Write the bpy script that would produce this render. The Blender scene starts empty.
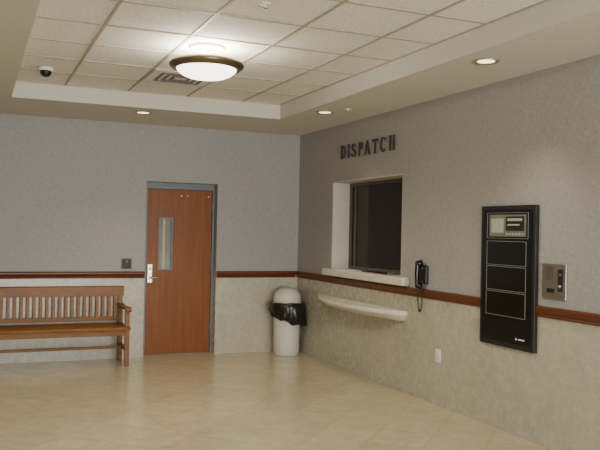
import bpy, bmesh, math, random
from mathutils import Vector, Matrix
random.seed(4)
S=bpy.context.scene
# ------------------------------------------------------------------ materials
def nt(name):
    m=bpy.data.materials.new(name); m.use_nodes=True
    t=m.node_tree; b=t.nodes['Principled BSDF']
    return m,t,b
def N(t,k,**kw):
    n=t.nodes.new(k)
    for a,v in kw.items():
        if a in n.inputs.keys(): n.inputs[a].default_value=v
        else: setattr(n,a,v)
    return n
def plain(name,col,rough=.5,metal=0,emis=None,estr=0,var=0.06,scale=25,bump=0,spec=.5):
    m,t,b=nt(name)
    pos=N(t,'ShaderNodeNewGeometry')
    no=N(t,'ShaderNodeTexNoise',Scale=scale,Detail=3.0)
    t.links.new(pos.outputs['Position'],no.inputs['Vector'])
    cr=N(t,'ShaderNodeValToRGB')
    cr.color_ramp.elements[0].position=.3;cr.color_ramp.elements[1].position=.7
    cr.color_ramp.elements[0].color=tuple(c*(1-var) for c in col[:3])+(1,)
    cr.color_ramp.elements[1].color=tuple(min(1,c*(1+var)) for c in col[:3])+(1,)
    t.links.new(no.outputs['Fac'],cr.inputs['Fac']); t.links.new(cr.outputs['Color'],b.inputs['Base Color'])
    b.inputs['Roughness'].default_value=rough;b.inputs['Metallic'].default_value=metal
    b.inputs['Specular IOR Level'].default_value=spec
    if bump:
        bp=N(t,'ShaderNodeBump',Strength=bump,Distance=.01);t.links.new(no.outputs['Fac'],bp.inputs['Height']);t.links.new(bp.outputs['Normal'],b.inputs['Normal'])
    if emis:
        b.inputs['Emission Color'].default_value=emis;b.inputs['Emission Strength'].default_value=estr
    return m
def ramp(t,cols):
    cr=N(t,'ShaderNodeValToRGB');e=cr.color_ramp.elements
    while len(e)<len(cols): e.new(.5)
    for el,(p,c) in zip(e,cols): el.position=p;el.color=c
    return cr
def wallpaper():
    m,t,b=nt('wallpaper_grey')
    g=N(t,'ShaderNodeNewGeometry')
    n1=N(t,'ShaderNodeTexNoise',Scale=34.,Detail=4.,Roughness=.6); t.links.new(g.outputs['Position'],n1.inputs['Vector'])
    mp=N(t,'ShaderNodeMapping');mp.inputs['Scale'].default_value=(110,110,16);t.links.new(g.outputs['Position'],mp.inputs['Vector'])
    n2=N(t,'ShaderNodeTexNoise',Scale=1.,Detail=3.);t.links.new(mp.outputs['Vector'],n2.inputs['Vector'])
    mp3=N(t,'ShaderNodeMapping');mp3.inputs['Scale'].default_value=(16,16,110);t.links.new(g.outputs['Position'],mp3.inputs['Vector'])
    n3=N(t,'ShaderNodeTexNoise',Scale=1.,Detail=3.);t.links.new(mp3.outputs['Vector'],n3.inputs['Vector'])
    a=N(t,'ShaderNodeMath',operation='ADD');t.links.new(n2.outputs['Fac'],a.inputs[0]);t.links.new(n3.outputs['Fac'],a.inputs[1])
    a2=N(t,'ShaderNodeMath',operation='ADD');t.links.new(a.outputs[0],a2.inputs[0]);t.links.new(n1.outputs['Fac'],a2.inputs[1])
    d=N(t,'ShaderNodeMath',operation='DIVIDE');d.inputs[1].default_value=3;t.links.new(a2.outputs[0],d.inputs[0])
    cr=ramp(t,[(.36,(.285,.275,.262,1)),(.5,(.335,.325,.311,1)),(.64,(.385,.375,.360,1))])
    t.links.new(d.outputs[0],cr.inputs['Fac']);t.links.new(cr.outputs['Color'],b.inputs['Base Color'])
    b.inputs['Roughness'].default_value=.6
    bp=N(t,'ShaderNodeBump',Strength=.12,Distance=.003);t.links.new(d.outputs[0],bp.inputs['Height']);t.links.new(bp.outputs['Normal'],b.inputs['Normal'])
    return m
def marble(name,cols,bw,bh,rot45=False,rough=.3,grout=(.3,.28,.22,1),gsize=.003,axis='xz',offset=0.,mfac=.6,fine=.45):
    m,t,b=nt(name)
    g=N(t,'ShaderNodeNewGeometry')
    n1=N(t,'ShaderNodeTexNoise',Scale=3.2,Detail=6.,Roughness=.6,Distortion=1.6);t.links.new(g.outputs['Position'],n1.inputs['Vector'])
    n2=N(t,'ShaderNodeTexNoise',Scale=16.,Detail=4.,Roughness=.6,Distortion=.6);t.links.new(g.outputs['Position'],n2.inputs['Vector'])
    mx=N(t,'ShaderNodeMath',operation='MULTIPLY_ADD');mx.inputs[1].default_value=fine;t.links.new(n2.outputs['Fac'],mx.inputs[0])
    ml=N(t,'ShaderNodeMath',operation='MULTIPLY');ml.inputs[1].default_value=1-fine;t.links.new(n1.outputs['Fac'],ml.inputs[0]);t.links.new(ml.outputs[0],mx.inputs[2])
    cr=ramp(t,cols);t.links.new(mx.outputs[0],cr.inputs['Fac'])
    sep=N(t,'ShaderNodeSeparateXYZ');t.links.new(g.outputs['Position'],sep.inputs[0])
    cmb=N(t,'ShaderNodeCombineXYZ')
    if axis=='xz':
        s=N(t,'ShaderNodeMath',operation='ADD');t.links.new(sep.outputs[0],s.inputs[0]);t.links.new(sep.outputs[1],s.inputs[1])
        t.links.new(s.outputs[0],cmb.inputs[0]);t.links.new(sep.outputs[2],cmb.inputs[1])
    else:
        t.links.new(sep.outputs[0],cmb.inputs[0]);t.links.new(sep.outputs[1],cmb.inputs[1])
    mp=N(t,'ShaderNodeMapping')
    if rot45: mp.inputs['Rotation'].default_value=(0,0,math.radians(45))
    t.links.new(cmb.outputs[0],mp.inputs['Vector'])
    br=N(t,'ShaderNodeTexBrick');br.offset=offset;br.squash=1
    br.inputs['Scale'].default_value=1;br.inputs['Brick Width'].default_value=bw;br.inputs['Row Height'].default_value=bh
    br.inputs['Mortar Size'].default_value=gsize;br.inputs['Mortar Smooth'].default_value=.2
    br.inputs['Color1'].default_value=(.94,.94,.94,1);br.inputs['Color2'].default_value=(1.03,1.03,1.02,1)
    br.inputs['Mortar'].default_value=(1,1,1,1)
    t.links.new(mp.outputs['Vector'],br.inputs['Vector'])
    mul=N(t,'ShaderNodeMixRGB',blend_type='MULTIPLY');mul.inputs[0].default_value=1
    t.links.new(cr.outputs['Color'],mul.inputs[1]);t.links.new(br.outputs['Color'],mul.inputs[2])
    fm=N(t,'ShaderNodeMath',operation='MULTIPLY');fm.inputs[1].default_value=mfac;t.links.new(br.outputs['Fac'],fm.inputs[0])
    mg=N(t,'ShaderNodeMixRGB');mg.inputs[2].default_value=grout;t.links.new(fm.outputs[0],mg.inputs[0]);t.links.new(mul.outputs[0],mg.inputs[1])
    t.links.new(mg.outputs[0],b.inputs['Base Color'])
    rr=N(t,'ShaderNodeMath',operation='MULTIPLY_ADD');rr.inputs[1].default_value=.12;rr.inputs[2].default_value=rough-.06
    t.links.new(n2.outputs['Fac'],rr.inputs[0]);t.links.new(rr.outputs[0],b.inputs['Roughness'])
    return m
def wood(name,c1,c2,vec=(30,30,2.0),rough=.35,spec=.3):
    m,t,b=nt(name);g=N(t,'ShaderNodeNewGeometry')
    mp=N(t,'ShaderNodeMapping');mp.inputs['Scale'].default_value=vec;t.links.new(g.outputs['Position'],mp.inputs['Vector'])
    n=N(t,'ShaderNodeTexNoise',Scale=1.,Detail=6.,Roughness=.6,Distortion=.8);t.links.new(mp.outputs['Vector'],n.inputs['Vector'])
    cr=ramp(t,[(.3,c1),(.7,c2)]);t.links.new(n.outputs['Fac'],cr.inputs['Fac']);t.links.new(cr.outputs['Color'],b.inputs['Base Color'])
    b.inputs['Roughness'].default_value=rough;b.inputs['Specular IOR Level'].default_value=spec
    return m
def tilemat():
    m,t,b=nt('acoustic_tile');g=N(t,'ShaderNodeNewGeometry')
    n=N(t,'ShaderNodeTexNoise',Scale=60.,Detail=4.,Roughness=.8);t.links.new(g.outputs['Position'],n.inputs['Vector'])
    cr=ramp(t,[(.36,(.58,.55,.49,1)),(.46,(.80,.775,.71,1)),(.7,(.86,.835,.77,1))]);t.links.new(n.outputs['Fac'],cr.inputs['Fac'])
    t.links.new(cr.outputs['Color'],b.inputs['Base Color']);b.inputs['Roughness'].default_value=.9
    bp=N(t,'ShaderNodeBump',Strength=.2,Distance=.003);t.links.new(n.outputs['Fac'],bp.inputs['Height']);t.links.new(bp.outputs['Normal'],b.inputs['Normal'])
    return m
M={}
M['paper']=wallpaper()
M['stone']=marble('wainscot_marble',[(.3,(.385,.36,.285,1)),(.45,(.445,.42,.335,1)),(.58,(.485,.46,.37,1)),(.72,(.54,.515,.425,1))],.61,.49,rough=.27,grout=(.34,.31,.25,1),gsize=.003,mfac=.5,fine=.35)
M['floor']=marble('floor_marble',[(.32,(.47,.395,.25,1)),(.5,(.535,.46,.30,1)),(.7,(.60,.525,.355,1))],.41,.41,rot45=True,rough=.19,grout=(.39,.325,.20,1),gsize=.006,axis='xy',mfac=.6,fine=.3)
M['tile']=tilemat()
M['tbar']=plain('ceiling_grid_bar',(.40,.35,.28),.6)  # bar colour darkened to carry the shadow lines between tiles
M['paint']=plain('soffit_paint',(.61,.59,.52),.7,var=.02)
M['rail']=wood('rail_wood',(.085,.023,.009,1),(.15,.045,.016,1),(3,3,60))
M['doorw']=wood('door_wood',(.16,.046,.008,1),(.27,.086,.016,1),(38,38,1.3),.38)
M['benchw']=wood('bench_wood',(.155,.060,.011,1),(.27,.115,.025,1),(4,30,30),.4)
M['frame']=plain('door_frame_steel',(.15,.17,.205),.45)
M['cream']=plain('cream_stone',(.66,.62,.52),.35,var=.05,scale=12)
M['creamw']=plain('cream_reveal',(.55,.525,.45),.6,var=.03)
M['steel']=plain('brushed_steel',(.46,.43,.39),.35,1)
M['chrome']=plain('chrome',(.75,.75,.73),.2,1)
M['black']=plain('black_gloss',(.006,.006,.006),.2)
M['blackm']=plain('black_matte',(.010,.010,.010),.5)
M['letter']=plain('letter_bronze',(.05,.047,.045),.45,.3)
M['bronze']=plain('dark_bronze',(.04,.035,.030),.4,.3)
M['bronzel']=plain('aged_bronze',(.19,.15,.10),.3,.85)
M['glassd']=plain('brown_reflection_glass',(.013,.006,.003),.05,spec=.32)  # opaque pane; dark room and reddish-brown reflection put into its base colour
M['framew']=plain('window_frame_bronze',(.10,.09,.07),.4,.2)
M['white']=plain('white_plastic',(.76,.75,.71),.45)
M['speck']=plain('trash_plastic',(.60,.58,.50),.55,var=.12,scale=120)
M['bag']=plain('plastic_bag',(.009,.008,.007),.3)
M['line']=plain('panel_outline',(.22,.22,.20),.5)
M['lcd']=plain('lcd_screen',(.15,.165,.12),.3)
M['lcd2']=plain('lcd_text',(.40,.42,.34),.3)
M['red']=plain('red_button',(.14,.03,.02),.5)
M['lite']=plain('wired_glass',(.20,.215,.19),.12)
M['litef']=plain('lite_frame',(.50,.42,.25),.4)
M['bowl']=plain('lamp_glass',(.85,.83,.75),.4,emis=(1,.92,.74,1),estr=5)
M['can']=plain('can_lens',(.8,.7,.5),.4,emis=(1,.78,.46,1),estr=3.5)
M['canr']=plain('can_trim',(.50,.44,.33),.3,.6)
M['vent']=plain('vent_slot',(.17,.16,.14),.6)
M['grey']=plain('grey_plastic',(.05,.052,.055),.45)
M['dirt']=plain('outside_pavement',(.3,.29,.27),.8)
# ------------------------------------------------------------------ mesh builder
class MB:
    def __init__(s,name,mats,parent=None):
        s.name=name;s.bm=bmesh.new();s.mats=mats;s.mi={k:i for i,k in enumerate(mats)}
    def _f(s,faces,mat,smooth=False):
        for f in faces: f.material_index=s.mi[mat];f.smooth=smooth
    def box(s,x0,x1,y0,y1,z0,z1,mat,bev=0,rot=None,piv=None):
        x0,x1=sorted((x0,x1));y0,y1=sorted((y0,y1));z0,z1=sorted((z0,z1))
        r=bmesh.ops.create_cube(s.bm,size=1);vs=r['verts']
        for v in vs: v.co=Vector(((x0+x1)/2+v.co.x*(x1-x0),(y0+y1)/2+v.co.y*(y1-y0),(z0+z1)/2+v.co.z*(z1-z0)))
        fs=set(f for v in vs for f in v.link_faces)
        s._f(fs,mat)
        if bev:
            es=list(set(e for v in vs for e in v.link_edges))
            rb=bmesh.ops.bevel(s.bm,geom=es,offset=bev,segments=2,affect='EDGES',profile=.5)
            fs=set(rb['faces'])|set(f for f in fs if f.is_valid)
            s._f([f for f in fs if f.is_valid],mat)
            vs=list(set(v for f in fs if f.is_valid for v in f.verts))
        if rot:
            R=Matrix.Rotation(rot[1],4,rot[0]);p=Vector(piv) if piv else Vector(((x0+x1)/2,(y0+y1)/2,(z0+z1)/2))
            for v in vs: v.co=R@(v.co-p)+p
        return vs
    def lathe(s,c,prof,mat,n=40,axis='z',smooth=True,fn=None):
        rings=[]
        for (r,h) in prof:
            ring=[]
            for i in range(n):
                a=2*math.pi*i/n
                rr,hh=(r,h) if not fn else fn(r,h,a)
                p=(rr*math.cos(a),rr*math.sin(a),hh)
                if axis=='x': p=(p[2],p[0],p[1])
                if axis=='y': p=(p[0],p[2],p[1])
                ring.append(s.bm.verts.new(Vector(c)+Vector(p)))
            rings.append(ring)
        fs=[]
        for a,b in zip(rings,rings[1:]):
            for i in range(n):
                fs.append(s.bm.faces.new((a[i],a[(i+1)%n],b[(i+1)%n],b[i])))
        for ring,rp in ((rings[0],prof[0]),(rings[-1],prof[-1])):
            if rp[0]>1e-5 and not fn: 
                fs.append(s.bm.faces.new(ring))
        s._f(fs,mat,smooth);return fs
    def tube(s,path,r,mat,n=10):
        rings=[];path=[Vector(p) for p in path];up=Vector((.13,.21,.97)).normalized()
        for i,p in enumerate(path):
            d=(path[min(i+1,len(path)-1)]-path[max(i-1,0)]).normalized()
            a=d.cross(up);
            if a.length<1e-3:a=d.cross(Vector((1,0,0)))
            a.normalize();b=a.cross(d)
            rr=r(i/(len(path)-1)) if callable(r) else r
            rings.append([s.bm.verts.new(p+a*rr*math.cos(2*math.pi*k/n)+b*rr*math.sin(2*math.pi*k/n)) for k in range(n)])
        fs=[]
        for a,b in zip(rings,rings[1:]):
            for i in range(n): fs.append(s.bm.faces.new((a[i],a[(i+1)%n],b[(i+1)%n],b[i])))
        fs.append(s.bm.faces.new(rings[0]));fs.append(s.bm.faces.new(rings[-1]))
        s._f(fs,mat,True)
    def prism(s,pts,off,mat,smooth=False):
        a=[s.bm.verts.new(Vector(p)) for p in pts];b=[s.bm.verts.new(Vector(p)+Vector(off)) for p in pts];n=len(a)
        fs=[s.bm.faces.new(a),s.bm.faces.new(b[::-1])]
        for i in range(n): fs.append(s.bm.faces.new((a[i],b[i],b[(i+1)%n],a[(i+1)%n])))
        s._f(fs,mat,smooth)
    def grid(s,rows,mat,smooth=True):
        vr=[[s.bm.verts.new(Vector(p)) for p in r] for r in rows];fs=[]
        for a,b in zip(vr,vr[1:]):
            for i in range(len(a)-1): fs.append(s.bm.faces.new((a[i],a[i+1],b[i+1],b[i])))
        s._f(fs,mat,smooth);return vr
    def done(s,bevel=0,origin=None):
        bmesh.ops.recalc_face_normals(s.bm,faces=s.bm.faces[:])
        if origin is None: origin=(0,0,0)
        o_=Vector(origin)
        for v in s.bm.verts: v.co-=o_
        me=bpy.data.meshes.new(s.name);s.bm.to_mesh(me);s.bm.free()
        for k in s.mats: me.materials.append(M[k])
        o=bpy.data.objects.new(s.name,me);o.location=o_;S.collection.objects.link(o)
        if bevel:
            b=o.modifiers.new('bevel','BEVEL');b.width=bevel;b.segments=2;b.limit_method='ANGLE'
        return o
# ------------------------------------------------------------------ room
H=2.75;ZT=2.911;XL=-4.28;YF=-11.6;ZR=.975
DX0,DX1,DZ=-1.96,-1.085,2.08
WY0,WY1,WZ0,WZ1=-2.56,-.995,1.05,2.105
b=MB('floor',['floor']);b.box(XL-.25,.25,YF-.25,.3,-.1,0,'floor');b.done()
b=MB('wall_back',['paper','stone'])
for x0,x1 in ((XL,DX0),(DX1,0)):
    b.box(x0,x1,0,.3,0,ZR,'stone');b.box(x0,x1,0,.3,ZR,ZT+.1,'paper')
b.box(DX0,DX1,0,.3,DZ,ZT+.1,'paper');b.done()
b=MB('wall_right',['paper','stone','creamw'])
b.box(0,.3,YF,.3,0,ZR,'stone')
b.box(0,.3,YF,.3,ZR,WZ0,'paper')
b.box(0,.3,YF,WY0,WZ0,ZT+.1,'paper');b.box(0,.3,WY1,.3,WZ0,ZT+.1,'paper');b.box(0,.3,WY0,WY1,WZ1,ZT+.1,'paper')
# plastered reveal lining of the service window
b.box(.003,.3,WY1-.012,WY1,WZ0,WZ1,'creamw');b.box(.003,.3,WY0,WY0+.012,WZ0,WZ1,'creamw');b.box(.003,.3,WY0+.012,WY1-.012,WZ1-.012,WZ1,'creamw')
b.done()
b=MB('wall_left',['paper','stone']);b.box(XL-.25,XL,YF,.3,0,ZR,'stone');b.box(XL-.25,XL,YF,.3,ZR,ZT+.1,'paper');b.done()
# front wall with glazed entrance
b=MB('wall_front',['paper','stone','bronze'])
b.box(XL,-3.9,YF-.25,YF,0,ZT+.1,'paper');b.box(-.38,0,YF-.25,YF,0,ZT+.1,'paper');b.box(-3.9,-.38,YF-.25,YF,2.5,ZT+.1,'paper')
for x in (-3.9,-3.02,-2.14,-1.26,-.43): b.box(x,x+.05,YF-.16,YF-.1,0,2.5,'bronze')
b.box(-3.85,-.43,YF-.155,YF-.105,2.1,2.15,'bronze');b.box(-3.85,-.43,YF-.155,YF-.105,0,.12,'bronze');b.done()
b=MB('ground',['dirt']);b.box(-14,10,-30,YF-.26,-.12,-.02,'dirt');b.done()
# ceiling: soffit ring + acoustic tiles + T-bars
TX0,TX1,TY1=-3.52,-.759,-1.202;TY0=TY1-.61*14
b=MB('ceiling',['paint','tile','tbar'])
b.box(XL,0,TY1,0,H,ZT+.1,'paint');b.box(XL,0,YF,TY0,H,ZT+.1,'paint');b.box(XL,TX0,TY0,TY1,H,ZT+.1,'paint');b.box(TX1,0,TY0,TY1,H,ZT+.1,'paint')
b.box(TX0,TX1,TY0,TY1,ZT,ZT+.1,'tile')
for x in (-3.03,-2.42,-1.81,-1.20): b.box(x-.011,x+.011,TY0,TY1,ZT-.006,ZT,'tbar')
for i in range(1,14): b.box(TX0,TX1,TY1-.61*i-.011,TY1-.61*i+.011,ZT-.0055,ZT,'tbar')
for (x0,x1,y0,y1) in ((TX0,TX0+.018,TY0,TY1),(TX1-.018,TX1,TY0,TY1),(TX0,TX1,TY1-.018,TY1)): b.box(x0,x1,y0,y1,ZT-.006,ZT,'tbar')
b.done()
# chair rails
def railprof(p,d): # returns list of (offset from wall, z)
    return [(0,ZR-.04),(.014,ZR-.04),(.018,ZR-.03),(.014,ZR-.018),(.024,ZR-.006),(.032,ZR+.012),(.032,ZR+.026),(.022,ZR+.036),(0,ZR+.04)]
def rail(name,axis,a0,a1,sgn,base):
    b=MB(name,['rail']);pr=railprof(0,0)
    if axis=='x': b.prism([(a0,base+sgn*o,z) for o,z in pr],(a1-a0,0,0),'rail')
    else: b.prism([(base+sgn*o,a0,z) for o,z in pr],(0,a1-a0,0),'rail')
    b.done()
rail('trim_1','x',XL,DX0-.005,-1,0);rail('trim_2','x',DX1+.005,-.034,-1,0)
rail('trim_3','y',-3.855,0,-1,0);rail('trim_4','y',YF,-4.515,-1,0)
rail('trim_5','y',YF,-.04,1,XL)
# ------------------------------------------------------------------ door
b=MB('door_1',['doorw','frame','lite','litef','chrome','stone'])
y0=.15
# steel frame
b.box(DX0+.001,DX0+.045,y0-.02,.28,0,DZ-.001,'frame');b.box(DX1-.022,DX1-.001,y0-.02,.28,0,DZ-.001,'frame');b.box(DX0+.045,DX1-.022,y0-.02,.28,DZ-.075,DZ-.001,'frame')
lx0,lx1,lz0,lz1=-1.762,-1.607,1.03,1.65
L0,L1,T=DX0+.048,DX1-.026,DZ-.08
b.box(L0,lx0,y0,y0+.045,.008,T,'doorw');b.box(lx1,L1,y0,y0+.045,.008,T,'doorw')
b.box(lx0,lx1,y0,y0+.045,.008,lz0,'doorw');b.box(lx0,lx1,y0,y0+.045,lz1,T,'doorw')
b.box(lx0,lx1,y0+.018,y0+.027,lz0,lz1,'lite')
for a in ((lx0-.010,lx0+.008,lz0-.010,lz1+.010),(lx1-.008,lx1+.010,lz0-.010,lz1+.010)): b.box(a[0],a[1],y0-.006,y0+.01,a[2],a[3],'frame')
for a in ((lx0+.008,lx1-.008,lz0-.010,lz0+.008),(lx0+.008,lx1-.008,lz1-.008,lz1+.010)): b.box(a[0],a[1],y0-.006,y0+.01,a[2],a[3],'frame')
b.box(lx0+.045,lx0+.072,y0+.010,y0+.018,lz0+.008,lz1-.008,'litef')
# mortise lever set
hx=-1.868
b.box(hx-.028,hx+.028,y0-.01,y0,.87,1.09,'chrome',.003)
b.lathe((hx,y0-.012,.93),[(.014,0),(.014,-.045)],'chrome',16,'y')
b.tube([(hx,y0-.055,.93),(hx+.03,y0-.058,.932),(hx+.08,y0-.056,.93),(hx+.12,y0-.052,.926)],.010,'chrome')
b.lathe((hx,y0-.01,1.04),[(.017,0),(.017,-.012),(.012,-.016)],'chrome',16,'y')
for z in (.3,1.05,1.8): b.lathe((L1-.0,y0-.008,z-.05),[(.008,0),(.008,.1)],'frame',10)
# sign screws / brackets near the head
for x in (-1.50,-1.42,-1.16): b.box(x-.008,x+.008,y0-.006,y0,1.92,1.932,'chrome')
b.done()
# ------------------------------------------------------------------ service window
b=MB('window_1',['framew','glassd'])
gx=.215;a0,a1=WY0+.013,WY1-.013;z0,z1=1.102,WZ1-.013
for (ya,yb,za,zb) in ((a0,a0+.04,z0,z1),(a1-.04,a1,z0,z1),(a0+.04,a1-.04,z1-.035,z1),(a0+.04,a1-.04,z0,z0+.035)): b.box(gx,gx+.05,ya,yb,za,zb,'framew')
b.box(gx+.02,gx+.03,a0+.04,a1-.04,z0+.035,z1-.035,'glassd')
b.box(gx+.006,gx+.02,a1-.14,a1-.11,z0+.035,z1-.035,'framew')
b.done()
b=MB('window_sill',['cream']);
b.box(-.08,0,-2.72,-.90,1.022,1.10,'cream',.012);b.box(-.012,.26,WY0+.012,WY1-.012,1.052,1.10,'cream');b.done()
b=MB('deal_tray',['steel','blackm'])
b.box(.0,.20,-2.30,-1.75,1.1,1.107,'steel');b.box(.02,.18,-2.27,-1.78,1.107,1.110,'blackm')
b.box(0,.20,-2.305,-2.295,1.1,1.125,'steel');b.box(0,.20,-1.755,-1.745,1.1,1.125,'steel');b.done()
b=MB('paper_sheet',['white']);b.box(-.06,.12,-1.55,-1.30,1.1005,1.104,'white',rot=('Z',.2));b.done()
# bow-front shelf
b=MB('wall_shelf',['cream'])
ys,ye=-.78,-2.70;n=40
levels=[(.682,.0,.50),(.692,.0,.58),(.706,.0,.72),(.722,.0,.85),(.730,.0,.89),(.736,.0,.955),(.742,.0,.985),(.758,.0,1.0),(.774,.0,.995),(.781,.0,.975)]
rows=[]
for z,_,k in levels:
    r=[]
    for i in range(n+1):
        t=i/n;u=2*t-1
        d=(.035+.255*(max(0,1-abs(u)**2.2))**.85)*k
        inset=(1-k)*.10
        y=(ys+ye)/2-(u)*((ys-ye)/2-inset)
        r.append((-d,y,z))
    rows.append([(0,r[0][1],z)]+r+[(0,r[-1][1],z)])
v=b.grid(rows,'cream')
f1=b.bm.faces.new(v[0]);f2=b.bm.faces.new(v[-1])
bk=b.bm.faces.new([r[0] for r in v]+[r[-1] for r in v][::-1])
b.done()
# ------------------------------------------------------------------ DISPATCH letters
b=MB('dispatch_sign',['letter'])
LH=.152
def emit(poly,th=.012):
    b.prism([(-.010,-(u),v) for u,v in poly],(-th,0,0),'letter')
def stroke(o,pts,w):
    n=len(pts)
    for i in range(n-1):
        (x0,y0),(x1,y1)=pts[i],pts[i+1]
        def nrm(k):
            a=pts[max(k-1,0)];c=pts[min(k+1,n-1)];dx,dy=c[0]-a[0],c[1]-a[1];l=math.hypot(dx,dy) or 1
            return -dy/l,dx/l
        n0,n1=nrm(i),nrm(i+1)
        w0=w(i/(n-1))/2 if callable(w) else w/2;w1=w((i+1)/(n-1))/2 if callable(w) else w/2
        q=[(x0+n0[0]*w0,y0+n0[1]*w0),(x1+n1[0]*w1,y1+n1[1]*w1),(x1-n1[0]*w1,y1-n1[1]*w1),(x0-n0[0]*w0,y0-n0[1]*w0)]
        emit([(o[0]+x*LH,o[1]+y*LH) for x,y in q])
def arc(cx,cy,rx,ry,a0,a1,n=16): return [(cx+rx*math.cos(math.radians(a0+(a1-a0)*i/n)),cy+ry*math.sin(math.radians(a0+(a1-a0)*i/n))) for i in range(n+1)]
def cat(p,n=5):
    o=[]
    for i in range(len(p)-1):
        p0=p[max(i-1,0)];p1=p[i];p2=p[i+1];p3=p[min(i+2,len(p)-1)]
        for k in range(n):
            t=k/n
            o.append(tuple(.5*(2*p1[j]+(p2[j]-p0[j])*t+(2*p0[j]-5*p1[j]+4*p2[j]-p3[j])*t*t+(3*p1[j]-p0[j]-3*p2[j]+p3[j])*t**3) for j in (0,1)))
    return o+[p[-1]]
TK,TN=.125,.05
def ser(o,x,y,w=.27): stroke(o,[(x-w/2,y),(x+w/2,y)],.045)
def stem(o,x): stroke(o,[(x,.0),(x,1.0)],TK);ser(o,x,.022);ser(o,x,.978)
def LD(o): stem(o,.18);stroke(o,[(.18,.965)]+arc(.34,.5,.38,.465,90,-90)+[(.18,.035)],lambda t:TN+.09*math.sin(math.pi*t)**2)
def LI(o): stem(o,.16)
def LS(o):
    stroke(o,cat([(.55,.74),(.51,.90),(.34,.965),(.13,.88),(.09,.72),(.20,.60),(.38,.50),(.55,.38),(.59,.22),(.48,.07),(.30,.035),(.13,.10),(.07,.27)]),lambda t:TN+.08*math.exp(-((t-.5)/.2)**2))
def LP(o): stem(o,.18);stroke(o,[(.18,.965)]+arc(.34,.735,.28,.23,90,-90)+[(.18,.505)],lambda t:TN+.07*math.sin(math.pi*t)**2)
def LA(o): stroke(o,[(.06,0),(.38,1)],TN);stroke(o,[(.36,1),(.70,0)],TK);stroke(o,[(.18,.34),(.58,.34)],.045);ser(o,.06,.022,.20);ser(o,.70,.022,.24)
def LT(o): stroke(o,[(.36,0),(.36,1)],TK);ser(o,.36,.022);stroke(o,[(.02,.97),(.70,.97)],.055);stroke(o,[(.04,.97),(.04,.80)],.04);stroke(o,[(.68,.97),(.68,.80)],.04)
def LC(o): stroke(o,arc(.42,.5,.34,.465,42,318,22),lambda t:TN+.08*math.sin(math.pi*t)**2);stroke(o,[(.68,.93),(.68,.74)],.04)
def LHh(o): stem(o,.16);stem(o,.66);stroke(o,[(.16,.5),(.66,.5)],.05)
adv=[(LD,.92),(LI,.48),(LS,.82),(LP,.74),(LA,.90),(LT,.84),(LC,.90),(LHh,.82)]
tot=sum(a for _,a in adv);u=1.21
k=(2.46-1.21)/(tot*LH)
for f,a in adv:
    f((u,2.348));u+=a*LH*k
o=b.done()
# stand-off pins reaching the wall
b=MB('letter_pins',['letter'])
u=1.21
for f,a in adv:
    for z in (2.38,2.465): b.box(-.011,0,-(u+.028)-.003,-(u+.028)+.003,z-.003,z+.003,'letter')
    u+=a*LH*k
p_=b.done();p_.parent=o
# ------------------------------------------------------------------ wall phone
b=MB('wall_telephone',['black','blackm'])
hy=-2.985
b.box(-.035,0,hy-.065,hy+.065,1.065,1.235,'blackm',.012)
b.box(-.06,-.03,hy-.035,hy+.035,1.19,1.225,'blackm',.008)
b.box(-.055,-.03,hy-.035,hy+.035,1.07,1.09,'blackm',.006)
b.tube([(-.075,hy,1.035),(-.085,hy,1.07),(-.09,hy,1.15),(-.085,hy,1.23),(-.075,hy,1.265)],.019,'black',12)
b.tube([(-.045,hy,1.252),(-.07,hy,1.252),(-.095,hy,1.252)],lambda t:.034-.012*t,'black',16)
b.tube([(-.045,hy,1.048),(-.07,hy,1.048),(-.095,hy,1.048)],lambda t:.034-.012*t,'black',16)
pts=[]
for i in range(170):
    t=i/169
    y=hy+.02*math.cos(math.pi*t)
    z=1.03-.22*math.sin(math.pi*t)
    x=-.065+.03*t
    a=t*2*math.pi*22
    pts.append((x+.007*math.cos(a),y+.0+.007*math.sin(a),z+.003*math.sin(a)))
b.tube(pts,.0038,'blackm',6);b.done()
# ------------------------------------------------------------------ black information panel
b=MB('information_kiosk',['black','blackm','line','lcd','lcd2','white'])
ky0,ky1,kz0,kz1=-4.510,-3.862,.66,1.755
b.box(-.035,-.001,ky0,ky1,kz0,kz1,'blackm',.004)
b.box(-.038,-.034,ky0+.03,ky1-.03,kz0+.04,kz1-.03,'black')
def outline(y0,y1,z0,z1,x=-.041,w=.006,m='line'):
    for a in ((y0,y1,z0,z0+w),(y0,y1,z1-w,z1),(y0,y0+w,z0+w,z1-w),(y1-w,y1,z0+w,z1-w)): b.box(x,-.037,a[0],a[1],a[2],a[3],m)
outline(-4.435,-3.945,1.50,1.70,w=.003)
b.box(-.042,-.037,-4.41,-3.975,1.515,1.685,'lcd')
b.box(-.0435,-.04,-4.15,-4.00,1.545,1.655,'lcd2')
b.box(-.0435,-.04,-4.39,-4.18,1.56,1.67,'blackm')
b.box(-.045,-.043,-4.37,-4.20,1.635,1.655,'lcd2');b.box(-.045,-.043,-4.34,-4.20,1.60,1.612,'lcd2')
for i in range(6): b.box(-.0455,-.0415,-4.385+i*.036,-4.365+i*.036,1.528,1.542,'lcd2')
for i in range(3):
    zt=1.48-i*.197
    outline(-4.415,-3.945,zt-.188,zt,w=.0035)
    b.box(-.040,-.037,-4.408,-3.952,zt-.182,zt-.006,'black')
b.box(-.0395,-.037,-4.41,-4.34,.735,.745,'white');b.box(-.0395,-.037,-4.325,-4.31,.732,.748,'white')
b.done()
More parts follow.
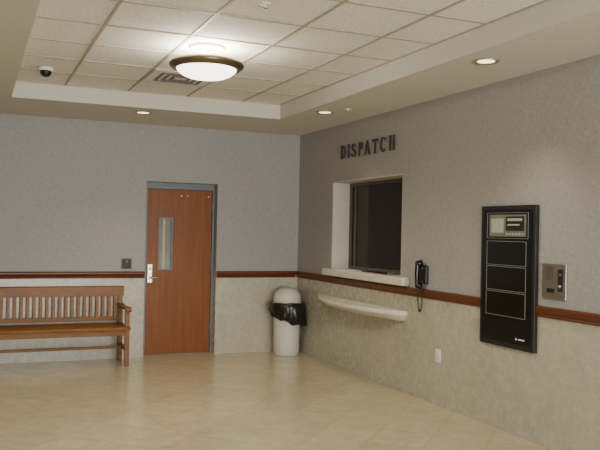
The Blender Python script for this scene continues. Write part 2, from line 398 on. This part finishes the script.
# intercom plate
b=MB('intercom_panel',['steel','blackm','red','chrome'])
b.box(-.012,0,-4.802,-4.56,1.07,1.33,'steel',.003)
for j in range(7):
    for i in range(5): b.lathe((-.012,-4.61-i*.014,1.30-j*.014),[(.004,0),(.004,-.0012)],'blackm',8,'x')
b.box(-.016,-.011,-4.775,-4.725,1.13,1.29,'blackm',.002)
b.lathe((-.016,-4.75,1.25),[(.013,0),(.013,-.006),(.008,-.009)],'red',16,'x');b.lathe((-.016,-4.75,1.17),[(.013,0),(.013,-.006),(.008,-.009)],'chrome',16,'x')
b.box(-.0135,-.011,-4.69,-4.61,1.12,1.15,'blackm')
for y in (-4.572,-4.79):
    for z in (1.085,1.315): b.lathe((-.012,y,z),[(.005,0),(.005,-.002)],'chrome',8,'x')
b.done()
# outlet
b=MB('electrical_outlet',['white','blackm'])
b.box(-.007,0,-3.265,-3.185,.38,.50,'white',.003)
for z in (.415,.465):
    b.box(-.010,-.006,-3.243,-3.207,z-.016,z+.016,'white',.002);b.box(-.0106,-.0098,-3.235,-3.232,z-.007,z+.007,'blackm');b.box(-.0106,-.0098,-3.218,-3.215,z-.007,z+.007,'blackm')
b.done()
# card reader
b=MB('card_reader',['grey','blackm','steel'])
b.box(-2.235,-2.115,-.012,0,1.045,1.165,'grey',.004);b.box(-2.215,-2.135,-.032,-.010,1.06,1.15,'blackm',.006);b.box(-2.18,-2.17,-.0335,-.031,1.13,1.138,'steel')
b.done()
# ------------------------------------------------------------------ bench
b=MB('wooden_bench',['benchw'])
bx0,bx1=-4.16,-2.215
def legs(x):
    b.prism([(x-.024,-.10,0),(x-.024,-.055,0),(x-.024,-.045,.42),(x-.024,-.02,.80),(x-.024,-.05,.83),(x-.024,-.09,.42)],(.048,0,0),'benchw')
    b.prism([(x-.024,-.53,0),(x-.024,-.49,0),(x-.024,-.475,.40),(x-.024,-.475,.62),(x-.024,-.515,.62),(x-.024,-.525,.40)],(.048,0,0),'benchw')
    b.box(x-.018,x+.018,-.49,-.085,.16,.20,'benchw')
def arm(x):
    top=[(-.035,.655),(-.15,.645),(-.30,.640),(-.42,.648),(-.50,.655),(-.555,.645),(-.58,.620),(-.57,.598)]
    bot=[(-.55,.605),(-.53,.622),(-.48,.625),(-.40,.615),(-.30,.606),(-.15,.612),(-.035,.62)]
    b.prism([(x-.034,y,z) for y,z in top+bot],(.068,0,0),'benchw')
for x in (bx0+.03,bx1-.03): legs(x);arm(x)
prof=[(-.555,.395),(-.56,.415),(-.55,.432),(-.50,.440),(-.40,.430),(-.28,.418),(-.16,.420),(-.075,.432),(-.075,.398),(-.16,.386),(-.40,.392),(-.50,.398)]
b.prism([(bx0-.0,y,z) for y,z in prof],(bx1-bx0,0,0),'benchw')
b.box(bx0+.05,bx1-.05,-.515,-.49,.335,.395,'benchw',.003);b.box(bx0+.05,bx1-.05,-.09,-.065,.335,.39,'benchw',.003)
b.box(bx0+.05,bx1-.05,-.30,-.265,.165,.195,'benchw',.003)
def back(z): return -.068+ (z-.42)*.07
b.prism([(bx0-.01,back(.74)-.018,.735),(bx0-.01,back(.74)+.018,.735),(bx0-.01,back(.84)+.022,.838),(bx0-.01,back(.84)+.006,.85),(bx0-.01,back(.84)-.022,.842)],(bx1-bx0+.02,0,0),'benchw')
b.box(bx0+.05,bx1-.05,-.085,-.055,.455,.50,'benchw',.003)
ns=27
for i in range(ns):
    x=bx0+.09+(bx1-bx0-.18)*i/(ns-1)
    b.prism([(x-.017,-.078,.49),(x-.017,-.064,.49),(x-.017,back(.74)+.007,.74),(x-.017,back(.74)-.007,.74)],(.034,0,0),'benchw')
b.done(bevel=.003)
# ------------------------------------------------------------------ trash can
tx,ty=-.245,-.265
b=MB('trash_can',['speck','blackm','bag'])
b.lathe((tx,ty,0),[(.148,0),(.155,.01),(.158,.10),(.166,.60),(.166,.62)],'speck',48)
b.lathe((tx,ty,0),[(.168,.615),(.178,.62),(.180,.645),(.172,.652),(.170,.70),(.160,.745),(.135,.785),(.095,.812),(.045,.826),(.0,.83)],'speck',48)
rows=[]
for j in range(6):
    z=.665+.085*j/5;rr=.1735 if z<.70 else .1735-(z-.70)**2*4.2
    rows.append([(tx+(rr+.003)*math.cos(math.radians(a)),ty+(rr+.003)*math.sin(math.radians(a)),z) for a in range(218,272,6)])
b.grid(rows,'speck')
def bagfn(r,h,a):
    k=(.62-h)/.25
    w=.012*math.sin(9*a+1)+.010*math.sin(17*a+2*h*20)+.007*math.sin(29*a)
    rr=r+w*max(0,k)*1.6+.035*max(0,k)*math.cos(a-math.radians(-20))
    drop=.07*max(0,k)*math.cos(a-math.radians(-35))+.02*k*math.sin(7*a)
    return rr,h-drop
b.lathe((tx,ty,0),[(.170,.618),(.198,.65),(.222,.64),(.226,.59),(.222,.53),(.214,.48),(.200,.44),(.176,.425)],'bag',96,fn=bagfn)
o=b.done()
# ------------------------------------------------------------------ ceiling fixtures
lx,ly=-2.224,-3.36
b=MB('ceiling_light',['bowl','bronzel','white','chrome'])
b.lathe((lx,ly,0),[(.135,ZT),(.135,ZT-.012),(.12,ZT-.018),(.095,ZT-.018),(.09,ZT-.026),(.03,ZT-.03)],'white',48)
b.lathe((lx,ly,0),[(.016,ZT-.028),(.016,2.80)],'chrome',16)
fs=b.lathe((lx,ly,0),[(.238,2.790),(.262,2.796),(.276,2.790),(.284,2.775),(.280,2.758),(.266,2.752),(.260,2.742),(.244,2.736),(.228,2.740)],'bronzel',64,smooth=True)
b.bm.faces.remove(fs[-1]);b.bm.faces.remove(fs[-2])
for i in range(3):
    a=i*2*math.pi/3+.3
    b.tube([(lx,ly,2.80),(lx+.12*math.cos(a),ly+.12*math.sin(a),2.795),(lx+.25*math.cos(a),ly+.25*math.sin(a),2.788)],.005,'bronzel',8)
fs=b.lathe((lx,ly,0),[(.232,2.748),(.220,2.724),(.190,2.700),(.145,2.680),(.08,2.669),(.0,2.666)],'bowl',64)
b.bm.faces.remove(fs[-1])
b.done()
def can(x,y):
    b=MB('recessed_light',['canr','can'])
    b.lathe((x,y,0),[(.070,H-.001),(.092,H-.001),(.094,H-.006),(.088,H-.010),(.072,H-.006),(.068,H-.004)],'canr',32)
    b.lathe((x,y,0),[(.069,H-.003),(.05,H-.0055),(.0,H-.007)],'can',32)
    b.done()
    l=bpy.data.lights.new('can_spot','SPOT');l.energy=40;l.spot_size=math.radians(95);l.spot_blend=.8;l.color=(1,.86,.66);l.shadow_soft_size=.05
    o=bpy.data.objects.new('can_spot',l);o.location=(x,y,H-.03);S.collection.objects.link(o)
for x,y in ((-.535,-4.55),(-.545,-1.90),(-2.20,-.90),(-3.9,-2.2),(-3.9,-5.0),(-.54,-7.2)): can(x,y)
def spr(x,y,z):
    b=MB('sprinkler_head',['white','chrome'])
    b.lathe((x,y,z),[(.036,-.0005),(.034,-.006),(.018,-.010),(.008,-.012),(.006,-.028)],'white',24)
    b.lathe((x,y,z),[(.016,-.028),(.016,-.030)],'chrome',16);b.done()
spr(-.43,-2.2,H);spr(-2.22,-4.60,ZT)
b=MB('security_camera',['white','black'])
cx,cy=-3.277,-1.99
b.lathe((cx,cy,ZT),[(.062,-.007),(.064,-.022),(.058,-.034),(.05,-.036)],'white',32)
b.lathe((cx,cy,ZT-.034),[(.05,0),(.049,-.018),(.040,-.038),(.022,-.050),(.0,-.054)],'black',32);b.done()
b=MB('air_vent',['white','vent'])
vx0,vx1,vy0,vy1=-2.405,-1.825,-2.41,-1.845
z=ZT-.007
b.box(vx0,vx1,vy0,vy1,z-.004,z,'white')
for i,k_ in enumerate((.08,.14,.20)):
    w=.028
    b.box(vx0+k_,vx1-k_,vy0+k_,vy0+k_+w,z-.010,z-.003,'vent');b.box(vx0+k_,vx1-k_,vy1-k_-w,vy1-k_,z-.010,z-.003,'vent')
    b.box(vx0+k_,vx0+k_+w,vy0+k_+w,vy1-k_-w,z-.010,z-.003,'vent');b.box(vx1-k_-w,vx1-k_,vy0+k_+w,vy1-k_-w,z-.010,z-.003,'vent')
b.done()
# ------------------------------------------------------------------ lights
def area(name,loc,rot,sx,sy,e,col):
    l=bpy.data.lights.new(name,'AREA');l.shape='RECTANGLE';l.size=sx;l.size_y=sy;l.energy=e;l.color=col
    o=bpy.data.objects.new(name,l);o.location=loc;o.rotation_euler=rot;S.collection.objects.link(o)
area('entrance_daylight',(-2.14,YF-.35,1.3),(math.radians(90),0,0),3.5,2.4,500,(1,.985,.95))
l=bpy.data.lights.new('lamp_bulb','POINT');l.energy=50;l.color=(1,.94,.80);l.shadow_soft_size=.09
o=bpy.data.objects.new('lamp_bulb',l);o.location=(lx,ly,2.80);S.collection.objects.link(o)
l=bpy.data.lights.new('lamp_down','SPOT');l.energy=140;l.color=(1,.94,.80);l.shadow_soft_size=.2;l.spot_size=math.radians(165);l.spot_blend=.6
o=bpy.data.objects.new('lamp_down',l);o.location=(lx,ly,2.64);S.collection.objects.link(o)
w=bpy.data.worlds.new('w');S.world=w;w.use_nodes=True
bg=w.node_tree.nodes['Background'];sky=w.node_tree.nodes.new('ShaderNodeTexSky');sky.sky_type='HOSEK_WILKIE';sky.sun_direction=(.3,.8,.5)
w.node_tree.links.new(sky.outputs[0],bg.inputs[0]);bg.inputs[1].default_value=.8
# ------------------------------------------------------------------ camera
cam=bpy.data.cameras.new('camera');cam.sensor_width=36;cam.lens=758.3/600*36;cam.clip_start=.05
o=bpy.data.objects.new('camera',cam);S.collection.objects.link(o)
yaw,pit,rol=.4066,.0084,.0203
d=Vector((math.sin(yaw)*math.cos(pit),math.cos(yaw)*math.cos(pit),math.sin(pit)));r=Vector((math.cos(yaw),-math.sin(yaw),0));u=r.cross(d)
r2=r*math.cos(rol)+u*math.sin(rol);u2=-r*math.sin(rol)+u*math.cos(rol)
Mx=Matrix((r2,u2,-d)).transposed().to_4x4();Mx.translation=Vector((-3.8268,-8.9394,1.5228));o.matrix_world=Mx
S.camera=o
